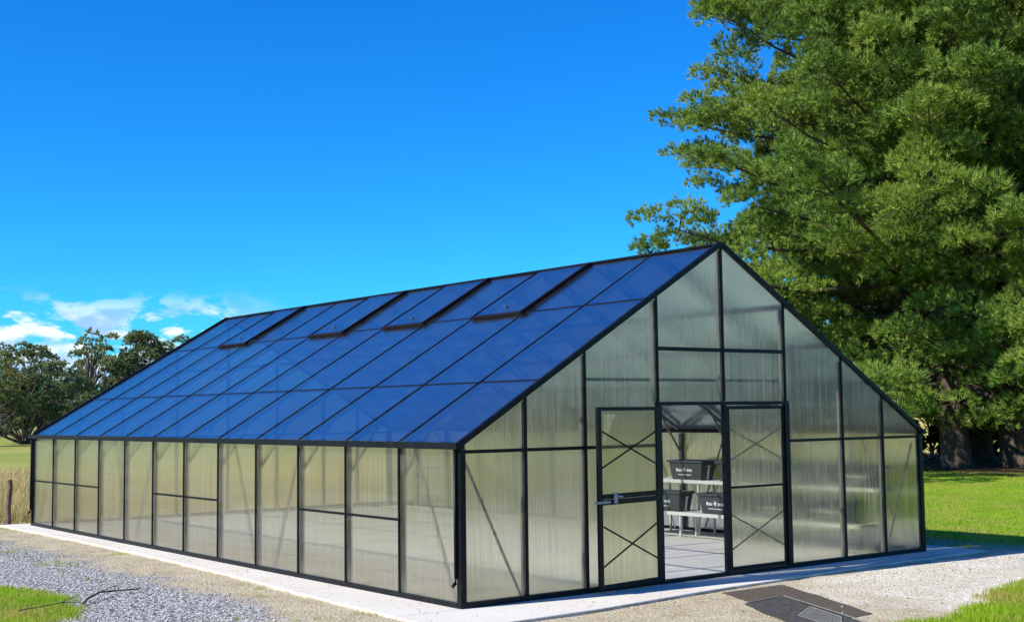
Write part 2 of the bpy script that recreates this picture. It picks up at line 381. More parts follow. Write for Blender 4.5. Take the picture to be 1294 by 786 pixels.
def height(x, y, m=None):
    d, gr, wh, g, lawn, back = m if m is not None else masks(x, y)
    e = vnoise(x, y, 1.2, 9)-.5
    h = -.034 + .022*e + .075*lawn + .03*g
    edge = np.minimum.reduce([x+15, 17.5-x, y+9, 21.-y])          # sinks into the far sheet at its rim
    h = h - .12*(1-sstep(edge, 0, 1.6))
    # lie low beneath the slab
    inside = (x > -.25)*(x < 9.2)*(y > -.40)*(y < 15.6)
    return np.where(inside, -.16, h)
nx, ny = 326, 301
gx = np.linspace(-15, 17.5, nx); gy = np.linspace(-9, 21, ny); X, Y = np.meshgrid(gx, gy)
mk = masks(X, Y); Z = height(X, Y, mk)
V = np.stack([X.ravel(), Y.ravel(), Z.ravel()], 1)
ii = (np.arange(ny-1)[:, None]*nx + np.arange(nx-1)[None]).ravel()
F = np.concatenate([np.stack([ii, ii+1, ii+nx+1], 1), np.stack([ii, ii+nx+1, ii+nx], 1)])
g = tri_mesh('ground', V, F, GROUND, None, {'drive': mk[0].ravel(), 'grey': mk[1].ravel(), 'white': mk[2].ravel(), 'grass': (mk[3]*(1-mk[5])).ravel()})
g.data.polygons.foreach_set('use_smooth', [True]*len(g.data.polygons)); tag(g, kind='structure')
b = MB(); b.add([(-3000,-3000,-.14),(3000,-3000,-.14),(3000,3000,-.14),(-3000,3000,-.14)], [(0,1,2,3)])
tag(b.build('field', GROUND), kind='structure')

# slab the greenhouse stands on; its outer edge is slightly uneven
sl = MB()
P = [(-.92,-1.10),(1.2,-1.02),(3.3,-.78),(6.6,-.60),(9.42,-.62),(9.45,5),(9.4,15.9),(4,15.95),(-.52,15.9),(-.45,11.),(-.48,7.6),(-.62,4.2),(-.80,1.6)]
n = len(P); sl.add([(x,y,0.) for x,y in P]+[(x,y,-.3) for x,y in P], [tuple(range(n))]+[(i,i+n,(i+1)%n+n,(i+1)%n) for i in range(n)])
tag(sl.build('concrete_slab', CONC, bevel=.015), kind='structure')

# distant hills
def ridge(name, d, h0, amp, seed, mat, a0=-40, a1=110, dep=400):
    k = 160; V = []; F = []
    for i in range(k):
        a = R_(a0+(a1-a0)*i/(k-1)); h = h0+amp*(mnoise.fractal(Vector((a*5, seed, 0)), 1., 2., 5)+.0)
        for (dd, hh) in ((0,-.5),(dep*.35,h*.6),(dep,h),(dep*2,-.5)):
            V.append((math.sin(a)*(d+dd), math.cos(a)*(d+dd), hh))
    for i in range(k-1):
        for j in range(3):
            q = i*4+j; F.append((q, q+4, q+5, q+1))
    b = MB(); b.v = V; b.f = F; return tag(b.build(name, mat, smooth=True), kind='structure')
def m_hill():
    t = MT('wooded_hill'); n = t.noise(.05, 6, .7, t.pos())
    return t.end(t.pbr(t.mix(t.mr(n, .35, .65), (.045,.085,.085), (.085,.125,.10)), .95, 0, .1))
ridge('hills', 700, 19, 9, 4.2, m_hill())

# ------------------------------------------------------------------ greenhouse
W, LG, H, RR = 8.62, 15.32, 1.85, 4.415; BAY = LG/12; HW = W/2
GX = [0, .93, 1.86, 3.09, 4.31, 5.54, 6.77, 7.70, W]
def zr(x): return H+(RR-H)*(1-abs(x-HW)/HW)
gh = empty('greenhouse', (0, 0, 0))
tag(gh, 'large black framed greenhouse with blue reflecting gable roof and cloudy glazed walls', 'greenhouse')
def part(mb, name, mat, parent=gh, label=None, **k):
    o = mb.build(name, mat, parent, **k)
    if label: o['label'] = label
    return o
# base rails, eave gutters
part(MB().box(-.03,.05,.05,LG-.05,.0,.055), 'base_rail', FRAME)
part(MB().box(W-.05,W+.03,.05,LG-.05,.0,.055), 'base_rail', FRAME)
part(MB().box(.05,3.06,-.035,.05,.0,.06), 'base_rail', FRAME)
part(MB().box(5.57,W-.05,-.035,.05,.0,.06), 'base_rail', FRAME)
part(MB().box(3.06,5.57,-.045,.05,.0,.045), 'door_sill', FRAME)
part(MB().box(.05,W-.05,LG-.05,LG+.03,.0,.055), 'base_rail', FRAME)
for s, x0 in ((0, 0.), (1, W)):
    g_ = MB(); sx = -1 if s == 0 else 1
    # gutter: open trough with rolled lip
    a = x0+sx*.005; bx = x0+sx*.10
    g_.box(min(a,bx), max(a,bx), -.06, LG+.06, H-.075, H-.055)
    g_.box(min(bx,bx-sx*.012), max(bx,bx-sx*.012), -.06, LG+.06, H-.0549, H+.005)
    g_.box(min(a,x0-sx*.05), max(a,x0-sx*.05), -.02, LG+.02, H-.07, H-.002)
    for yy in (-.06, LG+.054): g_.box(min(a,bx)+.001, max(a,bx)-.001, yy, yy+.006, H-.054, H+.004)
    part(g_, 'gutter', FRAME, bevel=.004)
for x0, y0, sx in ((0,0,-1),(W,0,1),(0,LG,-1),(W,LG,1)):
    sy = -1 if y0 == 0 else 1
    part(MB().box(min(x0-sx*.05, x0+sx*.03), max(x0-sx*.05, x0+sx*.03), min(y0-sy*.05, y0+sy*.035), max(y0-sy*.05, y0+sy*.035), 0, H-.072), 'corner_post', FRAME, bevel=.006)
    xx = x0+sx*.055; yq = y0-sy*.03
    part(MB().tube([(xx,yq,H-.076),(xx,yq,.34),(xx+sx*.01,yq,.28),(xx+sx*.05,yq,.25)], .021, 8), 'downpipe', FRAME, smooth=True)
# side wall mullions (outside cover strip) and inner posts
for x0, sx in ((0,-1),(W,1)):
    for k in range(1, 12):
        y = k*BAY
        part(MB().box(min(x0, x0+sx*.022), max(x0, x0+sx*.022), y-.013, y+.013, .056, H-.078), 'mullion', FRAME)
        part(MB().box(min(x0-sx*.028, x0-sx*.078), max(x0-sx*.028, x0-sx*.078), y-.03, y+.03, .0, H-.08), 'inner_post', INNER)
    rails = (1,2,5,6,9,10,11) if sx < 0 else (1,2,5,6,9,10)
    for k in rails:
        part(MB().box(min(x0-sx*.012, x0+sx*.016), max(x0-sx*.012, x0+sx*.016), k*BAY+.0185, (k+1)*BAY-(.0185 if k < 11 else .06), .90, .93), 'mid_rail', FRAME)
    for y0_, y1_ in ((1.05,.22),(3.95,4.70),(6.0,5.25),(9.1,9.9),(10.9,10.2),(14.3,15.1)):
        part(MB().bar((x0-sx*.10, y0_, 1.78), (x0-sx*.10, y1_, .03), .028, .012, (1,0,0)), 'wall_brace', INNER)
    # knee braces at the eaves
    for k in range(1, 12):
        part(MB().bar((x0-sx*.085, k*BAY, 1.45), (x0-sx*.50, k*BAY, zr(.50)-.10), .03, .03), 'knee_brace', INNER)
    # wall panels
    for k in range(12):
        y0_ = k*BAY; y1_ = y0_+BAY
        if k in rails:
            m = MB(); 
            for z0, z1 in ((.05,.905),(.925,H-.06)):
                m.add([(x0,y0_+.004,z0),(x0,y1_-.004,z0),(x0,y1_-.004,z1),(x0,y0_+.004,z1)], [(0,1,2,3) if sx > 0 else (3,2,1,0)])
        else:
            m = MB().add([(x0,y0_+.004,.05),(x0,y1_-.004,.05),(x0,y1_-.004,H-.06),(x0,y0_+.004,H-.06)], [(0,1,2,3) if sx > 0 else (3,2,1,0)])
        part(m, 'wall_panel', WALLG)
# gable ends
def gable_panel(xa, xb, za, yv, flip=False):
    pts = [(xa,yv,za),(xb,yv,za)]
    top = [(xb,yv,zr(xb)-.01)]
    if xa < HW-.01 < xb-.02: top.append((HW,yv,RR-.01))
    top.append((xa,yv,zr(xa)-.01))
    pts += top
    if abs(pts[-1][2]-za) < .02: pts = pts[:-1]
    f = tuple(range(len(pts)))
    return MB().add(pts, [f if not flip else f[::-1]])
def rect_panel(xa, xb, za, zb, yv, flip=False):
    return MB().add([(xa,yv,za),(xb,yv,za),(xb,yv,zb),(xa,yv,zb)], [(0,1,2,3) if not flip else (3,2,1,0)])
GZ = 1.745
for yv, sy in ((0.,-1),(LG,1)):
    fl = sy > 0
    front = sy < 0
    for i in range(1, 8):
        x = GX[i]; z0 = .061
        if front and i == 4: z0 = 2.30
        part(MB().box(x-.015, x+.015, min(yv, yv+sy*.024), max(yv, yv+sy*.024), z0, zr(x)-.045), 'mullion', FRAME)
        z0i = .0
        if front and i in (3, 4, 5): z0i = 2.24 if i == 4 else 0
        part(MB().box(x-.03, x+.03, min(yv-sy*.028, yv-sy*.075), max(yv-sy*.028, yv-sy*.075), z0i, zr(x)-.09), 'inner_post', INNER)
    segs = [(0,1),(1,2),(2,3),(5,6),(6,7),(7,8)] + ([] if front else [(3,4),(4,5)])
    for i, j in segs:
        a = GX[i]+(.0205 if i else .05); b_ = GX[j]-(.0205 if j < 8 else .05)
        part(MB().box(a, b_, min(yv-sy*.014, yv+sy*.018), max(yv-sy*.014, yv+sy*.018), GZ-.02, GZ+.02), 'girt', FRAME)
        part(rect_panel(GX[i], GX[j], .05, GZ-.015, yv, fl), 'wall_panel', GABLEG)
        part(gable_panel(GX[i], GX[j], GZ+.015, yv, fl), 'gable_panel', GABLEG)
    if front:
        for i, j in ((3,4),(4,5)):
            part(MB().box(GX[i]+.0205, GX[j]-.0205, -.02, .014, 2.955, 3.005), 'crossbar', FRAME)
            part(gable_panel(GX[i], GX[j], 3.0, yv), 'gable_panel', GABLEG)
            part(rect_panel(GX[i], GX[j], 2.29, 2.96, yv), 'gable_panel', GABLEG)
        part(MB().box(3.05, 5.58, -.04, .03, 2.25, 2.296), 'door_header', FRAME)
        for x in (3.09, 5.54):
            part(MB().box(x-.045, x+.035 if x < 4 else x+.045, -.04, -.0245, .046, 2.249), 'door_jamb', FRAME)
        part(MB().box(4.285, 4.335, -.0235, .03, .046, 2.249), 'door_mullion', FRAME)
        for x0_, x1_, zz in ((1.86,3.06,2.58),(3.12,4.28,2.58),(4.34,5.51,2.58)):
            part(MB().box(x0_+.03, x1_-.03, .08, .11, zz-.02, zz+.02), 'tie_rail', INNER)
        part(MB().bar((.10,.09,1.65), (.90,.09,.05), .028, .012, (0,1,0)), 'gable_brace', INNER)
        part(MB().bar((W-.10,.09,1.65), (7.85,.09,.15), .028, .012, (0,1,0)), 'gable_brace', INNER)
    # edge rafters
    for s in (-1, 1):
        xe = HW+s*(HW+.035); 
        part(MB().bar((xe, yv+sy*.015, H-.025), (HW+s*.001, yv+sy*.015, RR+.002), .060, .068), 'edge_rafter', FRAME, bevel=.006)
# ridge and inner roof frame
part(MB().box(HW-.05, HW+.05, .0, LG, RR-.012, RR+.012), 'ridge_cap', FRAME)
part(MB().box(HW-.025, HW+.025, .06, LG-.06, RR-.10, RR-.02), 'ridge_beam', INNER)
slope = Vector((HW, 0, RR-H)); sl_n = Vector((-(RR-H), 0, HW)).normalized()
FR = (.28, .485, .69)
for s in (-1, 1):
    def rp(f, y, off=0):       # point on the roof: f 0 at the eave to 1 at the ridge
        x = HW+s*HW*(1-f); nv = Vector((-s*-(RR-H), 0, HW)).normalized() if s > 0 else Vector((-(RR-H), 0, HW)).normalized()
        return Vector((x, y, H+(RR-H)*f)) + nv*off
    NV = (rp(.5, 0, 1)-rp(.5, 0, 0))
    for k in range(1, 12):
        y = k*BAY
        part(MB().bar(rp(.0,y,.006), rp(.993,y,.004), .014, .010, NV), 'glazing_bar', FRAME)
        part(MB().bar(rp(.02,y,-.055), rp(.985,y,-.055), .05, .05, NV), 'rafter', INNER)
    for f_ in FR:
        vis = f_ != .485
        if vis:
            part(MB().bar(rp(f_,.06,.004), rp(f_,LG-.06,.003), .015, .008, NV), 'roof_crossbar', FRAME)
        part(MB().bar(rp(f_,.06,-.018), rp(f_,LG-.06,-.018), .05, .03, NV), 'purlin', INNER)
    vents = {2, 4, 6, 9} if s < 0 else set()
    for k in range(12):
        y0_ = k*BAY+.004; y1_ = (k+1)*BAY-.004
        for fa, fb in ((0., FR[0]), (FR[0], FR[2]), (FR[2], 1.)):
            if fb == 1. and k in vents: continue
            q = [rp(fa+.001,y0_), rp(fa+.001,y1_), rp(fb-.001,y1_), rp(fb-.001,y0_)]
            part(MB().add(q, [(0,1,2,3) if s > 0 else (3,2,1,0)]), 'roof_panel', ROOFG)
    for k in vents:
        y0_ = k*BAY+.02; y1_ = (k+1)*BAY-.02; lift = .035
        A = rp(FR[2]-.012, y0_, lift); B = rp(FR[2]-.012, y1_, lift); Cc = rp(.985, y1_, .03); D = rp(.985, y0_, .03)
        v = part(MB().bar(A, D, .040, .045, NV).bar(B, Cc, .018, .02, NV).bar(A, B, .035, .03, NV).bar(D, Cc, .03, .03, NV), 'roof_vent', VENTF, label='hinged roof vent propped slightly open in a dark frame')
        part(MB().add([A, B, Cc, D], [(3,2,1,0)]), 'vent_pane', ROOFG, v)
        part(MB().bar(rp(FR[2]-.004, y0_, .012), rp(FR[2]-.004, y1_, .012), .03, .035, NV), 'vent_curb', VENTF, v)
        part(MB().bar(rp(.75, (y0_+y1_)/2, -.04), rp(.72, (y0_+y1_)/2, .07), .02, .02), 'vent_stay', INNER, v)

# door leaves
def door_leaf(width, name, label, thick_mid, inward):
    d = empty(name); d.parent = gh; d['label'] = label
    z0, z1 = .055, 2.235
    sw = .07 if thick_mid else .058
    part(MB().box(0, sw, -.018, .018, z0, z1).box(width-sw*1.25, width, -.018, .018, z0, z1).box(sw, width-sw*1.25, -.017, .017, z1-.045, z1).box(sw, width-sw*1.25, -.017, .017, z0, z0+.05), 'door_frame', FRAME, d)
    if thick_mid:
        part(MB().box(sw, width-sw*1.25, -.022, .020, 1.125, 1.185), 'mid_rail', FRAME, d)
        part(MB().box(sw, width-sw*1.25, -.024, .018, 1.055, 1.118), 'mid_rail', FRAME, d)
    else:
        part(MB().box(sw, width-sw*1.25, -.02, .016, 1.135, 1.165), 'mid_rail', FRAME, d)
    part(MB().add([(sw,.0,z0+.04),(width-sw,.0,z0+.04),(width-sw,.0,z1-.04),(sw,.0,z1-.04)], [(0,1,2,3)]), 'door_pane', GABLEG, d)
    yb = .012 if inward else -.016
    xa, xb = sw, width-sw
    for za, zb in ((1.50,1.94),(.32,.80)):
        part(MB().bar((xa,yb,za),(xb,yb,zb), .020, .008, (0,1,0)).bar((xa,yb-.009*(1 if not inward else -1),zb),(xb,yb-.009*(1 if not inward else -1),za), .020, .008, (0,1,0)), 'cross_brace', FRAME if not inward else INNER, d)
    return d
th = R_(7.5)
dl = door_leaf(1.215, 'door', 'door leaf folded back open against the gable, black cross braces facing out', True, False)
dl.location = (3.06-1.215*math.cos(th), -.045-1.215*math.sin(th)-.02, 0); dl.rotation_euler = (0,0,th)
hd = MB().box(.26,.315,-.05,-.025,1.07,1.20).tube([(.285,-.05,1.16),(.285,-.085,1.16),(.36,-.09,1.15)], .011, 8)
part(hd, 'handle', SILVER, dl, bevel=.003)
part(MB().box(-.035,.20,-.034,-.024,1.075,1.105).box(-.035,-.015,-.0239,.02,1.076,1.104), 'latch', SILVER, dl)
for z_ in (.35, 1.02, 1.80): part(MB().box(1.217,1.231,-.03,.0,z_,z_+.09), 'hinge', SILVER, dl)
dr = door_leaf(1.19, 'door', 'closed right door leaf with cross braces showing dimly through the pane', False, True)
dr.location = (4.338, -.002, 0)

# ------------------------------------------------------------------ bench and tubs inside
bn = empty('plant_bench', (7.85, 0, 0))
tag(bn, 'white two tier plant bench along the right wall inside the greenhouse', 'bench')
def shelf(x0, x1, z):
    m = MB(); m.box(x0, x1, 0.35, 5.25, z-.03, z)
    m.box(x0-.02, x0, .35, 5.25, z-.05, z+.008).box(x1, x1+.02, .35, 5.25, z-.05, z+.008)
    return m
XL0, XL1, ZL = -.40, .02, .44; XU0, XU1, ZU = .06, .48, .96
part(shelf(XL0, XL1, ZL), 'shelf', BENCH, bn); part(shelf(XU0, XU1, ZU), 'shelf', BENCH, bn)
for y in (.5, 1.7, 2.9, 4.05, 5.15):
    for x, z in ((XL0+.02, ZL-.031), (XL1-.02, ZL-.031), (XU0+.02, ZU-.031), (XU1-.02, ZU-.031)):
        part(MB().box(x-.016, x+.016, y-.016, y+.016, 0, z), 'leg', BENCH, bn)
def make_tub():
    t = empty('planter_tub')
    lx, ly, h = .27, .72, .335; tx, ty = .34, .84
    def ring(a, b_, z): return [(-a/2,-b_/2,z),(a/2,-b_/2,z),(a/2,b_/2,z),(-a/2,b_/2,z)]
    m = MB(); v = ring(lx,ly,0)+ring(tx,ty,h)+ring(tx-.02,ty-.02,h)+ring(tx-.03,ty-.03,h-.06)
    f = [(3,2,1,0)]
    for r in range(3):
        for i in range(4): f.append((r*4+i, r*4+(i+1)%4, (r+1)*4+(i+1)%4, (r+1)*4+i))
    m.add(v, f); part(m, 'tub_body', TUB, t, bevel=.012)
    r = MB(); o1 = ring(tx+.05,ty+.05,h-.03); o2 = ring(tx+.05,ty+.05,h+.012); i2 = ring(tx-.012,ty-.012,h+.012); i1 = ring(tx-.012,ty-.012,h-.03)
    r.add(o1+o2+i2+i1, [q for i in range(4) for q in ((i,(i+1)%4,4+(i+1)%4,4+i),(4+i,4+(i+1)%4,8+(i+1)%4,8+i),(8+i,8+(i+1)%4,12+(i+1)%4,12+i),(12+i,12+(i+1)%4,(i+1)%4,i))])
    part(r, 'rim', TUB, t, bevel=.006)
    part(MB().add(ring(tx-.045,ty-.05,h-.061), [(0,1,2,3)]), 'soil', TUBIN, t)
    # white emblem and lettering strokes on the aisle side, lying on the sloping face
    def fp(y, z, off=.004):      # point on the -x face; y runs left to right as read
        f_ = z/h; return (-(lx+(tx-lx)*f_)/2-off, y, z)
    k = MB(); cy_, cz = .03, .175
    def quad(ya, yb, za, zb): k.add([fp(ya,za), fp(yb,za), fp(yb,zb), fp(ya,zb)], [(0,1,2,3), (3,2,1,0)][:1])
    star = [(0,.062),(.016,.02),(.062,.008),(.020,-.006),(.024,-.04),(.0,-.018),(-.030,-.034),(-.018,.0),(-.052,.022),(-.014,.022)]
    c0 = len(k.v); k.v.append(fp(cy_,cz)); 
    for a, b_ in star: k.v.append(fp(cy_+a, cz+b_))
    for i in range(len(star)): k.f.append((c0, c0+1+i, c0+1+(i+1)%len(star)))
    y = .24
    for wv, hv in ((.030,.06),(.012,.06),(.026,.042),(.012,.055),(.024,.042)):
        quad(y-wv, y, cz-.03, cz-.03+hv); y -= wv+.008
    y = -.035
    for wv, hv in ((.026,.040),(.014,.040),(.026,.044),(.012,.052),(.018,.040)):
        quad(y-wv, y, cz-.026, cz-.026+hv); y -= wv+.008
    y = .20
    for wv in (.03,.02,.035,.015,.03,.02,.028,.03,.02,.024):
        quad(y-wv, y, .082, .098); y -= wv+.009
    part(k, 'lettering', MARK, t)
    # capital-like white mark on the near end
    e = MB()
    def ep(x, z): 
        f_ = z/h; return (x, -(ly+(ty-ly)*f_)/2-.004, z)
    for xa, xb, za, zb in ((.0,.045,.03,.24),(-.02,.065,.012,.030),(-.02,.065,.24,.258)):
        e.add([ep(xa,za),ep(xb,za),ep(xb,zb),ep(xa,zb)], [(0,1,2,3)])
    part(e, 'end_mark', MARK, t)
    return t
proto = make_tub(); first = True
def put(x, y, z, label, rz):
    global first
    o = proto if first else copy_tree(proto); first = False
    o.location = (x, y, z); o.rotation_euler = (0,0,rz)
    tag(o, label, 'planter', 'dark planter tubs on the two tier bench')
ordn = ['nearest', 'second nearest', 'third nearest', 'fourth nearest', 'fifth nearest', 'sixth nearest', 'seventh nearest', 'farthest']
ups = [.82, 2.0, 3.2, 4.38]; lows = [1.0, 2.1, 3.22, 4.50]
for i, y in enumerate(ups):
    put(7.85+.26, y, ZU, 'dark tub with white lettering framed alone in the open doorway, on the upper shelf' if i == 3 else '%s dark tub with white lettering on the upper bench shelf' % ordn[i], R_(random.uniform(-2,2)))
for i, y in enumerate(lows):
    lab = {2: 'dark tub on the lower shelf partly cut off by the closed door leaf', 3: 'dark tub on the lower shelf seen through the doorway beside the open leaf'}.get(i, '%s dark tub with white lettering on the lower bench shelf' % ordn[i])
    put(7.85-.19, y, ZL, lab, R_(random.uniform(-2,2)))

# ------------------------------------------------------------------ mats in front of the door
def gz(x, y):
    return float(height(np.array([float(x)]), np.array([float(y)]))[0])
def lerp2(Q, u, v):
    a = Vector(Q[0])*(1-u)+Vector(Q[1])*u; b_ = Vector(Q[3])*(1-u)+Vector(Q[2])*u; return a*(1-v)+b_*v
def sheet(Q, z, th_, mat, name, nu=10, nv=14):
    m = MB(); 
    for side in (1, 0):
        for j in range(nv+1):
            for i in range(nu+1):
                p = lerp2(Q, i/nu, j/nv); wv = .003*math.sin(p.x*3.1+p.y*1.7)
                m.v.append((p.x+.012*math.sin(j*1.3)*(i in (0,nu)), p.y, gz(p.x, p.y)+z+wv+(th_ if side else 0)))
    K = (nu+1)*(nv+1)
    for j in range(nv):
        for i in range(nu):
            q = j*(nu+1)+i; m.f.append((q,q+nu+1,q+nu+2,q+1)); m.f.append((K+q,K+q+1,K+q+nu+2,K+q+nu+1))
    rim = [i for i in range(nu)]+[j*(nu+1)+nu for j in range(nv)]+[nv*(nu+1)+i for i in range(nu,0,-1)]+[j*(nu+1) for j in range(nv,0,-1)]
    for a, b_ in zip(rim, rim[1:]+rim[:1]): m.f.append((a,b_,K+b_,K+a))
    return m.build(name, mat)
QA = [(3.22,-.92,0),(4.30,-.93,0),(3.24,-3.12,0),(2.16,-3.16,0)]
tag(sheet(QA, .002, .008, MATC, 'door_mat'), 'worn brown and black mat lying flat on gravel outside the doorway', 'mat')
QB = [(2.66,-1.80,0),(3.46,-1.68,0),(2.50,-3.75,0),(1.66,-3.75,0)]
ob = sheet(QB, .010, .007, RUB, 'rubber_mat'); tag(ob, 'black rubber mat with pale edge strips overlapping the brown mat', 'mat')
m = MB()
for a, b_ in ((0,1),(1,2)):
    m.bar(Vector(QB[a])+Vector((0,0,gz(*QB[a][:2])+.022)), Vector(QB[b_])+Vector((0,0,gz(*QB[b_][:2])+.022)), .018, .006)
part(m, 'edge_strip', GRATE, ob)
QC = [(2.46,-2.75,0),(3.05,-2.42,0),(2.72,-3.10,0),(2.10,-3.60,0)]
m = MB(); zc = gz(2.6,-2.9)+.028
for a in range(4): m.bar(Vector(QC[a])+Vector((0,0,zc)), Vector(QC[(a+1)%4])+Vector((0,0,zc)), .020, .004)
k = 10
for i in range(1, k):
    m.bar(lerp2(QC, i/k, 0)+Vector((0,0,zc)), lerp2(QC, i/k, 1)+Vector((0,0,zc)), .010, .0035)
for i in range(1, 3):
    m.bar(lerp2(QC, 0, i/12)+Vector((0,0,zc-.007)), lerp2(QC, 1, i/12)+Vector((0,0,zc-.003)), .010, .003)
tag(m.build('mesh_grate', GRATE), 'small galvanised wire mesh grate lying on the black rubber mat', 'grate')

# pale sheet added over the slab to brighten the inside, with narrow gaps
FLOORM = simple('pale_floor', (.70,.67,.60), (.80,.78,.72), .75, 1.2)
fm = MB()
for i in range(4):
    for j in range(7):
        fm.box(.09+i*2.112, .09+(i+1)*2.112-.014, .09+j*2.165, .09+(j+1)*2.165-.014, .001, .012)
tag(fm.build('added_floor_sheet', FLOORM), kind='structure')
# fence stake and sticks
st = MB().tube([(-.30,15.95,-.2),(-.31,15.96,.35),(-.28,15.95,.80),(-.29,15.94,.92)], [.062,.058,.056,.048], 9)
tag(st.build('fence_post', WOOD), 'short brown wooden post standing alone at the edge of dry grass', 'post')
def stick(pts, r, label):
    P_ = [Vector((x,y,gz(x,y)+.03+dz)) for x,y,dz in pts]; m = MB().tube(P_, [r*(1-.55*i/len(P_)) for i in range(len(P_))], 6)
    i = len(P_)//2; m.tube([P_[i], P_[i]+Vector((.10,-.05,.05)), P_[i]+Vector((.2,-.04,.07))], [r*.6,r*.45,r*.2], 5)
    return tag(m.build('fallen_stick', STICK), label, 'stick')
stick([(-3.10,3.35,.0),(-2.95,3.60,.03),(-2.72,3.85,.05),(-2.45,3.98,.03),(-2.12,4.10,.01)], .015, 'dark bent stick lying on grey gravel beside the left grass patch')
stick([(-3.95,3.0,.02),(-3.70,2.98,.04),(-3.45,3.06,.05),(-3.2,3.16,.02)], .007, 'thin dark stick half sunk in the left grass patch')

# ------------------------------------------------------------------ loose gravel stones and grass
def m_stone():
    t = MT('gravel_stone'); a = t.n('ShaderNodeAttribute'); a.attribute_name = 'var'; b2 = t.n('ShaderNodeAttribute'); b2.attribute_name = 'warm'
    g1 = t.mix(a.outputs['Fac'], (.22,.215,.205), (.70,.68,.64)); g2 = t.mix(a.outputs['Fac'], (.22,.18,.12), (.62,.57,.48))
    return t.end(t.pbr(t.mix(b2.outputs['Fac'], g1, g2), .8, 0, .3))
def stones(n, xr, yr, keep):
    x = RNG.uniform(*xr, n); y = RNG.uniform(*yr, n); m = masks(x, y); pr = keep(m); k = RNG.random(n) < pr
    inside = (x > -.5-.035*(6-np.clip(y,-2,8)))*(x < 9.45)*(y > -.95)*(y < 15.9)
    k &= ~inside
    x = x[k]; y = y[k]; m = [q[k] for q in m]; n = len(x); z = height(x, y, m)
    s = RNG.uniform(.003, .0105, n)*np.where(RNG.random(n) < .04, 1.9, 1.); base = np.array([[1,0,0],[0,1,0],[-1,0,0],[0,-1,0],[0,0,.8],[0,0,-.6]])
    Vv = base[None]*s[:,None,None]*RNG.uniform(.6,1.35,(n,6,1)); a = RNG.uniform(0,6.28,n); c, s_ = np.cos(a), np.sin(a)
    V2 = Vv.copy(); V2[...,0] = Vv[...,0]*c[:,None]-Vv[...,1]*s_[:,None]; V2[...,1] = Vv[...,0]*s_[:,None]+Vv[...,1]*c[:,None]
    V2 += np.stack([x,y,z+s*.35],1)[:,None]
    Fb = np.array([[0,1,4],[1,2,4],[2,3,4],[3,0,4],[1,0,5],[2,1,5],[3,2,5],[0,3,5]])
    Ff = (Fb[None]+(np.arange(n)*6)[:,None,None]).reshape(-1,3)
    return V2.reshape(-1,3), Ff, np.repeat(RNG.random(n), 6), np.repeat(np.clip(1-m[1]+.1, 0, 1), 6)
a = stones(240000, (-6, 12), (-5, 15.8), lambda m: m[0]*np.clip(.10+.9*m[1]+.5*m[2], 0, 1))
# a few stones kicked up on to the slab margin
n_ = 420; xs = np.concatenate([RNG.uniform(-.85,-.1,n_//2)**1., RNG.uniform(.2,9.2,n_//2)]); ys = np.concatenate([RNG.uniform(-.6,14.,n_//2), -RNG.uniform(.12,.98,n_//2)])
ok = (xs > -.42-.05*(7-np.clip(ys,-2,7)))*((ys > -.55) | (xs < 3.)); xs = xs[ok]; ys = ys[ok]; n_ = len(xs); sz = RNG.uniform(.004,.011,n_)
bs = np.array([[1,0,0],[0,1,0],[-1,0,0],[0,-1,0],[0,0,.8],[0,0,-.6]])[None]*sz[:,None,None]*RNG.uniform(.6,1.35,(n_,6,1))+np.stack([xs,ys,sz*.4],1)[:,None]
F_ = (np.array([[0,1,4],[1,2,4],[2,3,4],[3,0,4],[1,0,5],[2,1,5],[3,2,5],[0,3,5]])[None]+(np.arange(n_)*6)[:,None,None]).reshape(-1,3)+len(a[0])
a = (np.concatenate([a[0], bs.reshape(-1,3)]), np.concatenate([a[1], F_]), np.concatenate([a[2], np.repeat(RNG.random(n_)*.5,6)]), np.concatenate([a[3], np.full(n_*6,.8)]))
tag(tri_mesh('gravel', a[0], a[1], m_stone(), None, {'var': a[2], 'warm': a[3]}), 'loose grey and cream gravel stones around the slab', 'gravel', kind='stuff')

def blades(n, xr, yr, dens, hgt, wid, lean=.5, zoff=None):
    x = RNG.uniform(*xr, n); y = RNG.uniform(*yr, n)
    pr = dens(x, y); k = RNG.random(n) < pr; x = x[k]; y = y[k]; n = len(x)
    inr = (x > -15)*(x < 17.5)*(y > -9)*(y < 21); z = np.where(inr, np.maximum(height(x, y), -.14), -.14)
    h = RNG.uniform(*hgt, n)*(.7+.6*vnoise(x, y, 1.5, 3)); w_ = RNG.uniform(*wid, n); a = RNG.uniform(0, 6.28, n); l = RNG.uniform(0, lean, n); b_ = RNG.uniform(0, 6.28, n)
    p = np.stack([x,y,z-.01],1); sd_ = np.stack([np.cos(a),np.sin(a),0*a],1)*w_[:,None]/2
    tip = p+np.stack([np.cos(b_)*l*h, np.sin(b_)*l*h, h],1)
    Vv = np.stack([p-sd_, p+sd_, tip],1).reshape(-1,3); return Vv, np.arange(3*n).reshape(-1,3), np.repeat(np.clip(RNG.random(n)*.55+vnoise(x,y,.55,21)*.9-.2, 0, 1), 3)
a = blades(190000, (-8,-2.2), (-4,9.5), lambda x,y: masks(x,y)[3]*.9, (.02,.07), (.006,.014))
tag(tri_mesh('grass', a[0], a[1], BLADE, None, {'var': a[2]}), 'short green grass in the near left corner beside the gravel', 'grass', kind='stuff')
a = blades(120000, (2.,12), (-7,-2.8), lambda x,y: masks(x,y)[3]*.9, (.03,.09), (.006,.014))
tag(tri_mesh('grass', a[0], a[1], BLADE, None, {'var': a[2]}), 'short green grass in the near right corner in front of the mats', 'grass', kind='stuff')
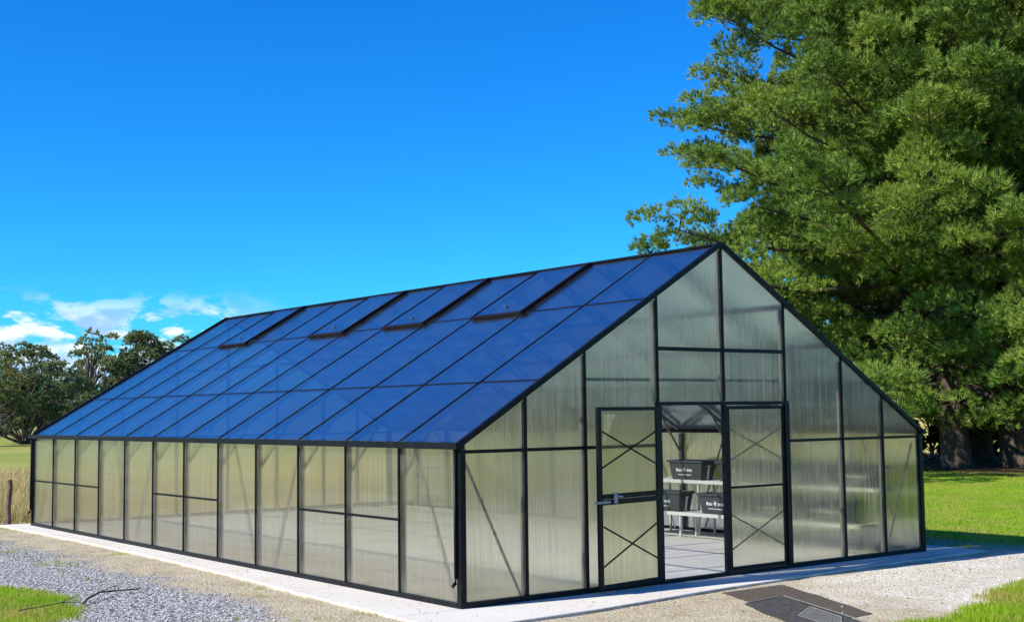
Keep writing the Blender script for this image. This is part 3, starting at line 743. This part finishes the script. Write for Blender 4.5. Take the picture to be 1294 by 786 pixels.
a = blades(330000, (9.5,33.2), (-1.6,26), lambda x,y: np.where(x < 17.4, masks(x,y)[3], 1.)*np.clip(1.15-.018*(x+y), .35, 1)*(y < 8+.62*x), (.025,.055), (.012,.030))
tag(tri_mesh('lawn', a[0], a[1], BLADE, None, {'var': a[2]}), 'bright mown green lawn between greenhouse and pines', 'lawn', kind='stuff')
a = blades(60000, (-2.2,-.5), (-3.,15.5), lambda x,y: (vnoise(x,y,1.7,33) > .66)*(vnoise(x,y,5.,34) > .5)*.8, (.015,.06), (.005,.011))
tag(tri_mesh('weeds', a[0], a[1], BLADE, None, {'var': a[2]}), 'thin weeds sprouting through dirt along the slab edge', 'weeds', kind='stuff')
a = blades(150000, (-6,12), (15.95,46), lambda x,y: np.clip(1.3-.025*y, .2, 1)*(.35+.65*(vnoise(x,y,.35,11)>.42)), (.12,.42), (.012,.03), .7)
tag(tri_mesh('dry_grass', a[0], a[1], DRYB, None, {'var': a[2]}), 'tall dry straw coloured grass in the paddock behind the slab', 'dry grass', kind='stuff')

# ------------------------------------------------------------------ trees
def fan(centres, axes, k, ln, wd, spread):
    """k thin leaves from each centre round its axis"""
    n = len(centres); d = axes[:,None]+RNG.normal(0, spread, (n,k,3)); d /= np.linalg.norm(d, axis=2, keepdims=True)
    l = RNG.uniform(ln*.65, ln*1.2, (n,k,1)); r = RNG.normal(0,1,(n,k,3)); s_ = np.cross(d, r); s_ /= np.linalg.norm(s_,axis=2,keepdims=True)+1e-9
    base = centres[:,None]+RNG.normal(0, ln*.10, (n,k,3)); Vv = np.stack([base-s_*wd/2, base+s_*wd/2, base+d*l], 2).reshape(-1,3)
    m = n*k; return Vv, np.arange(3*m).reshape(-1,3)
def clump_tufts(c, rad, flat, n, outd):
    p = RNG.normal(0,1,(n,3)); p /= np.linalg.norm(p,axis=1,keepdims=True); r = RNG.uniform(.45,1.,(n,1))**.6
    p[:,2] = np.where(p[:,2] < -.25, -p[:,2]*.6, p[:,2])
    q = p*r*rad; q[:,2] *= flat
    ax = p*.9+np.array([0,0,.45])+outd*.35
    return c+q, ax/np.linalg.norm(ax,axis=1,keepdims=True)
def pine(loc, height_, prof, trunk_r, label, seed, clumps_k=1., ntuft=42, kneed=14, azr=None):
    rnd = random.Random(seed); T = empty('pine_tree', loc); tag(T, label, 'tree', 'tall pines beyond the lawn')
    tr = MB(); zs = [0,.25,.8,2,4,7,11,16,22,height_-2.]; wob = lambda z: Vector((.25*math.sin(z*.31+seed), .25*math.cos(z*.27+seed), z))
    tr.tube([wob(z) for z in zs], [trunk_r*f for f in (1.32,1.15,1.05,1.,.93,.82,.66,.5,.3,.06)], 14)
    part(tr, 'trunk', PBARK, T, smooth=True)
    lm = MB(); Cs = []; As = []; z = 2.7
    while z < height_-1.:
        R0 = np.interp(z, [q[0] for q in prof], [q[1] for q in prof]); nb = 5 if z > 5 else 6
        a0 = rnd.uniform(0, 6.28)
        for i in range(nb):
            a = a0+6.283*i/nb+rnd.uniform(-.35,.35); Lb = R0*rnd.choice((.66,.84,.93,.99,1.04,1.10))*rnd.uniform(.94,1.06)
            asc = rnd.uniform(-.04,.12) if z > 6 else rnd.uniform(-.13,.0)
            if azr is not None:
                pass
            dirv = Vector((math.cos(a), math.sin(a), 0)); pts = []; p0 = wob(z)
            for t in (0,.25,.5,.75,1.):
                pts.append(p0+dirv*(Lb*t)+Vector((0,0,Lb*(asc*t+.05*t*t-.06*math.sin(t*3.1)*1.2)))+Vector((0,0,rnd.uniform(-.12,.12)*t)))
            rb = .03+.008*Lb
            lm.tube(pts[:-1]+[pts[-2].lerp(pts[-1],.8)], [rb,rb*.8,rb*.6,rb*.4,rb*.12], 5, cap=False)
            side = dirv.cross(Vector((0,0,1)))
            t = .42+rnd.random()*.08
            while t <= 1.02:
                seg = min(int(t*4),3); u = t*4-seg; bp_ = pts[seg].lerp(pts[seg+1], min(u,1))
                nside = 3 if t < .93 else 1
                for s in range(nside):
                    sg = (-1,1,0)[s] if nside == 3 else 0
                    off = side*sg*rnd.uniform(.5,1.0)*(1.7*(1.08-t)+.75) + dirv*rnd.uniform(0,.6) + Vector((0,0,rnd.uniform(-.5,.8)))
                    if nside == 3 and sg == 0 and rnd.random() < .35: continue
                    if nside == 1: off = dirv*.1
                    c = bp_+off
                    if mnoise.noise((c+Vector((seed*7.,0,0)))*.42) > (.34 if t < .78 else .6): continue
                    rad = rnd.uniform(.55,1.15)*(1.0 if t < .93 else .8)
                    if sg and off.length > .6: lm.tube([bp_, bp_.lerp(c,.55)+Vector((0,0,.05)), c], [.03,.022,.008], 4, cap=False)
                    n = int(ntuft*rad*rad*(2.1 if t < .7 else 2.9))+6
                    cc, aa = clump_tufts(np.array(c), rad, .78, n, np.array(dirv)); Cs.append(cc); As.append(aa)
                step = rnd.uniform(.12,.17)*(9/max(Lb,6)); t = 1. if t < 1. < t+step else t+step
        z += rnd.uniform(.58,.80)
    part(lm, 'limbs', PBARK, T, smooth=True)
    Cs = np.concatenate(Cs); As = np.concatenate(As)
    V, F = fan(Cs, As, kneed, .22, .028, .5)
    var = np.repeat(np.clip(.5+RNG.normal(0,.30,len(Cs)), 0, 1), kneed*3)
    tri_mesh('crown', V, F, PINE, T, {'var': var})
    print('pine', len(Cs), len(F))
def polar(px, D):
    a = YAW+math.atan((px-647)/1630.15); return (-8.455+D*math.sin(a), -12.01+D*math.cos(a), -.15)
PROF = [(2,10.0),(4,11.6),(7,11.8),(9,11.4),(11,10.6),(15,9.8),(19,8.6),(24,6.2),(29,3.3),(32,.8)]
pine((35.0,17.2,-.15), 31, PROF, .52, 'nearest big pine with the thickest trunk, its crown reaching over the greenhouse ridge', 3)
PROF2 = [(2,6),(5,8.5),(9,10.),(14,10.),(20,8.),(25,5.),(29,.8)]
pine(polar(1241,60), 28, PROF2, .42, 'pine with a slimmer trunk just right of the thick trunk', 11, ntuft=26)
pine(polar(1288,54), 29, PROF2, .80, 'pine at the far right, its trunk in deep shade by the frame edge', 23, ntuft=30)

def gum(loc, h, rw, label, seed, dens=1., mat=GUM, name='gum_tree', zlow=.3, nc=55, airy=.0):
    rnd = random.Random(seed); T = empty(name, loc)
    tag(T, label, *(('tree', 'gum trees along the far paddock') if name == 'gum_tree' else ('shrub', 'dark shrubs beneath the pines')))
    tr = MB(); p = Vector((0,0,0)); pts = [p.copy()]; 
    for i in range(6):
        p = p+Vector((rnd.uniform(-.04,.04)*h, rnd.uniform(-.04,.04)*h, h*.145)); pts.append(p.copy())
    r0 = h*.030; tr.tube(pts, [r0*(1.25-.17*i) for i in range(7)], 8); part(tr, 'trunk', GBARK, T, smooth=True)
    lm = MB(); Cs = []; As = []; 
    for i in range(nc):
        for _ in range(20):
            u = rnd.uniform(-1,1); v = rnd.uniform(-1,1); w_ = rnd.uniform(zlow,1.0)
            prof = math.sqrt(max(0, 1-((w_-.58)/.46)**2)) if w_ > .3 else .8
            if u*u+v*v < prof*prof*1. and u*u+v*v > (prof*.35)**2*(w_ < .85): break
        c = Vector((u*rw, v*rw, w_*h)); rad = rnd.uniform(.06,.13)*h*(1-.25*airy)
        q = min(int(max(.15, w_-.22-rnd.random()*.15)*6.5), 5); b0 = pts[q]
        mid = b0.lerp(c, .5)+Vector((0,0,-.03*h)); lm.tube([b0, mid, c], [r0*.42, r0*.26, r0*.06], 5, cap=False)
        cc, aa = clump_tufts(np.array(c), rad, .72, int(42*dens*(rad/(.1*h))**2), np.array([0,0,0.])); Cs.append(cc); As.append(aa)
    part(lm, 'limbs', GBARK, T, smooth=True)
    Cs = np.concatenate(Cs); As = np.concatenate(As); ls = 1. if name == 'gum_tree' else 2.6; V, F = fan(Cs, As, 7, .030*h*ls, .014*h*ls, .8)
    tri_mesh('crown', V, F, mat, T, {'var': np.repeat(np.clip(.5+RNG.normal(0,.25,len(Cs)),0,1), 21)})
gum(polar(32,130), 9.0, 5.4, 'broad dense gum tree at the left edge of the picture', 5, 1.1, zlow=.12, nc=150)
gum(polar(118,150), 11.6, 4.3, 'tall airy gum tree with sky showing through its crown', 6, 1., zlow=.24, nc=66, airy=1)
gum(polar(175,152), 11.5, 4.0, 'rounded gum tree rising right behind the roof slope', 8, 1.4, zlow=.22, nc=85)
gum(polar(92,145), 5.0, 4.2, 'low olive gum between the dense and the airy gum', 9, 1.1, mat=BUSH, zlow=.12, nc=60)
gum(polar(140,160), 5.6, 5.2, 'mid height gum filling the gap below the two tall crowns', 12, 1.2, zlow=.12, nc=80)
gum(polar(222,155), 11.2, 3.0, 'small gum crown just peeping above the roof edge', 10, 1.1, zlow=.3, nc=40)
gum(polar(-25,120), 7.6, 4.2, 'yellowish gum cut off by the left picture edge', 14, 1.1, mat=BUSH, zlow=.1, nc=60)
gum(polar(62,165), 7.2, 4.5, 'bluish far gum half hidden behind the dense tree', 15, 1.0, zlow=.12, nc=60)

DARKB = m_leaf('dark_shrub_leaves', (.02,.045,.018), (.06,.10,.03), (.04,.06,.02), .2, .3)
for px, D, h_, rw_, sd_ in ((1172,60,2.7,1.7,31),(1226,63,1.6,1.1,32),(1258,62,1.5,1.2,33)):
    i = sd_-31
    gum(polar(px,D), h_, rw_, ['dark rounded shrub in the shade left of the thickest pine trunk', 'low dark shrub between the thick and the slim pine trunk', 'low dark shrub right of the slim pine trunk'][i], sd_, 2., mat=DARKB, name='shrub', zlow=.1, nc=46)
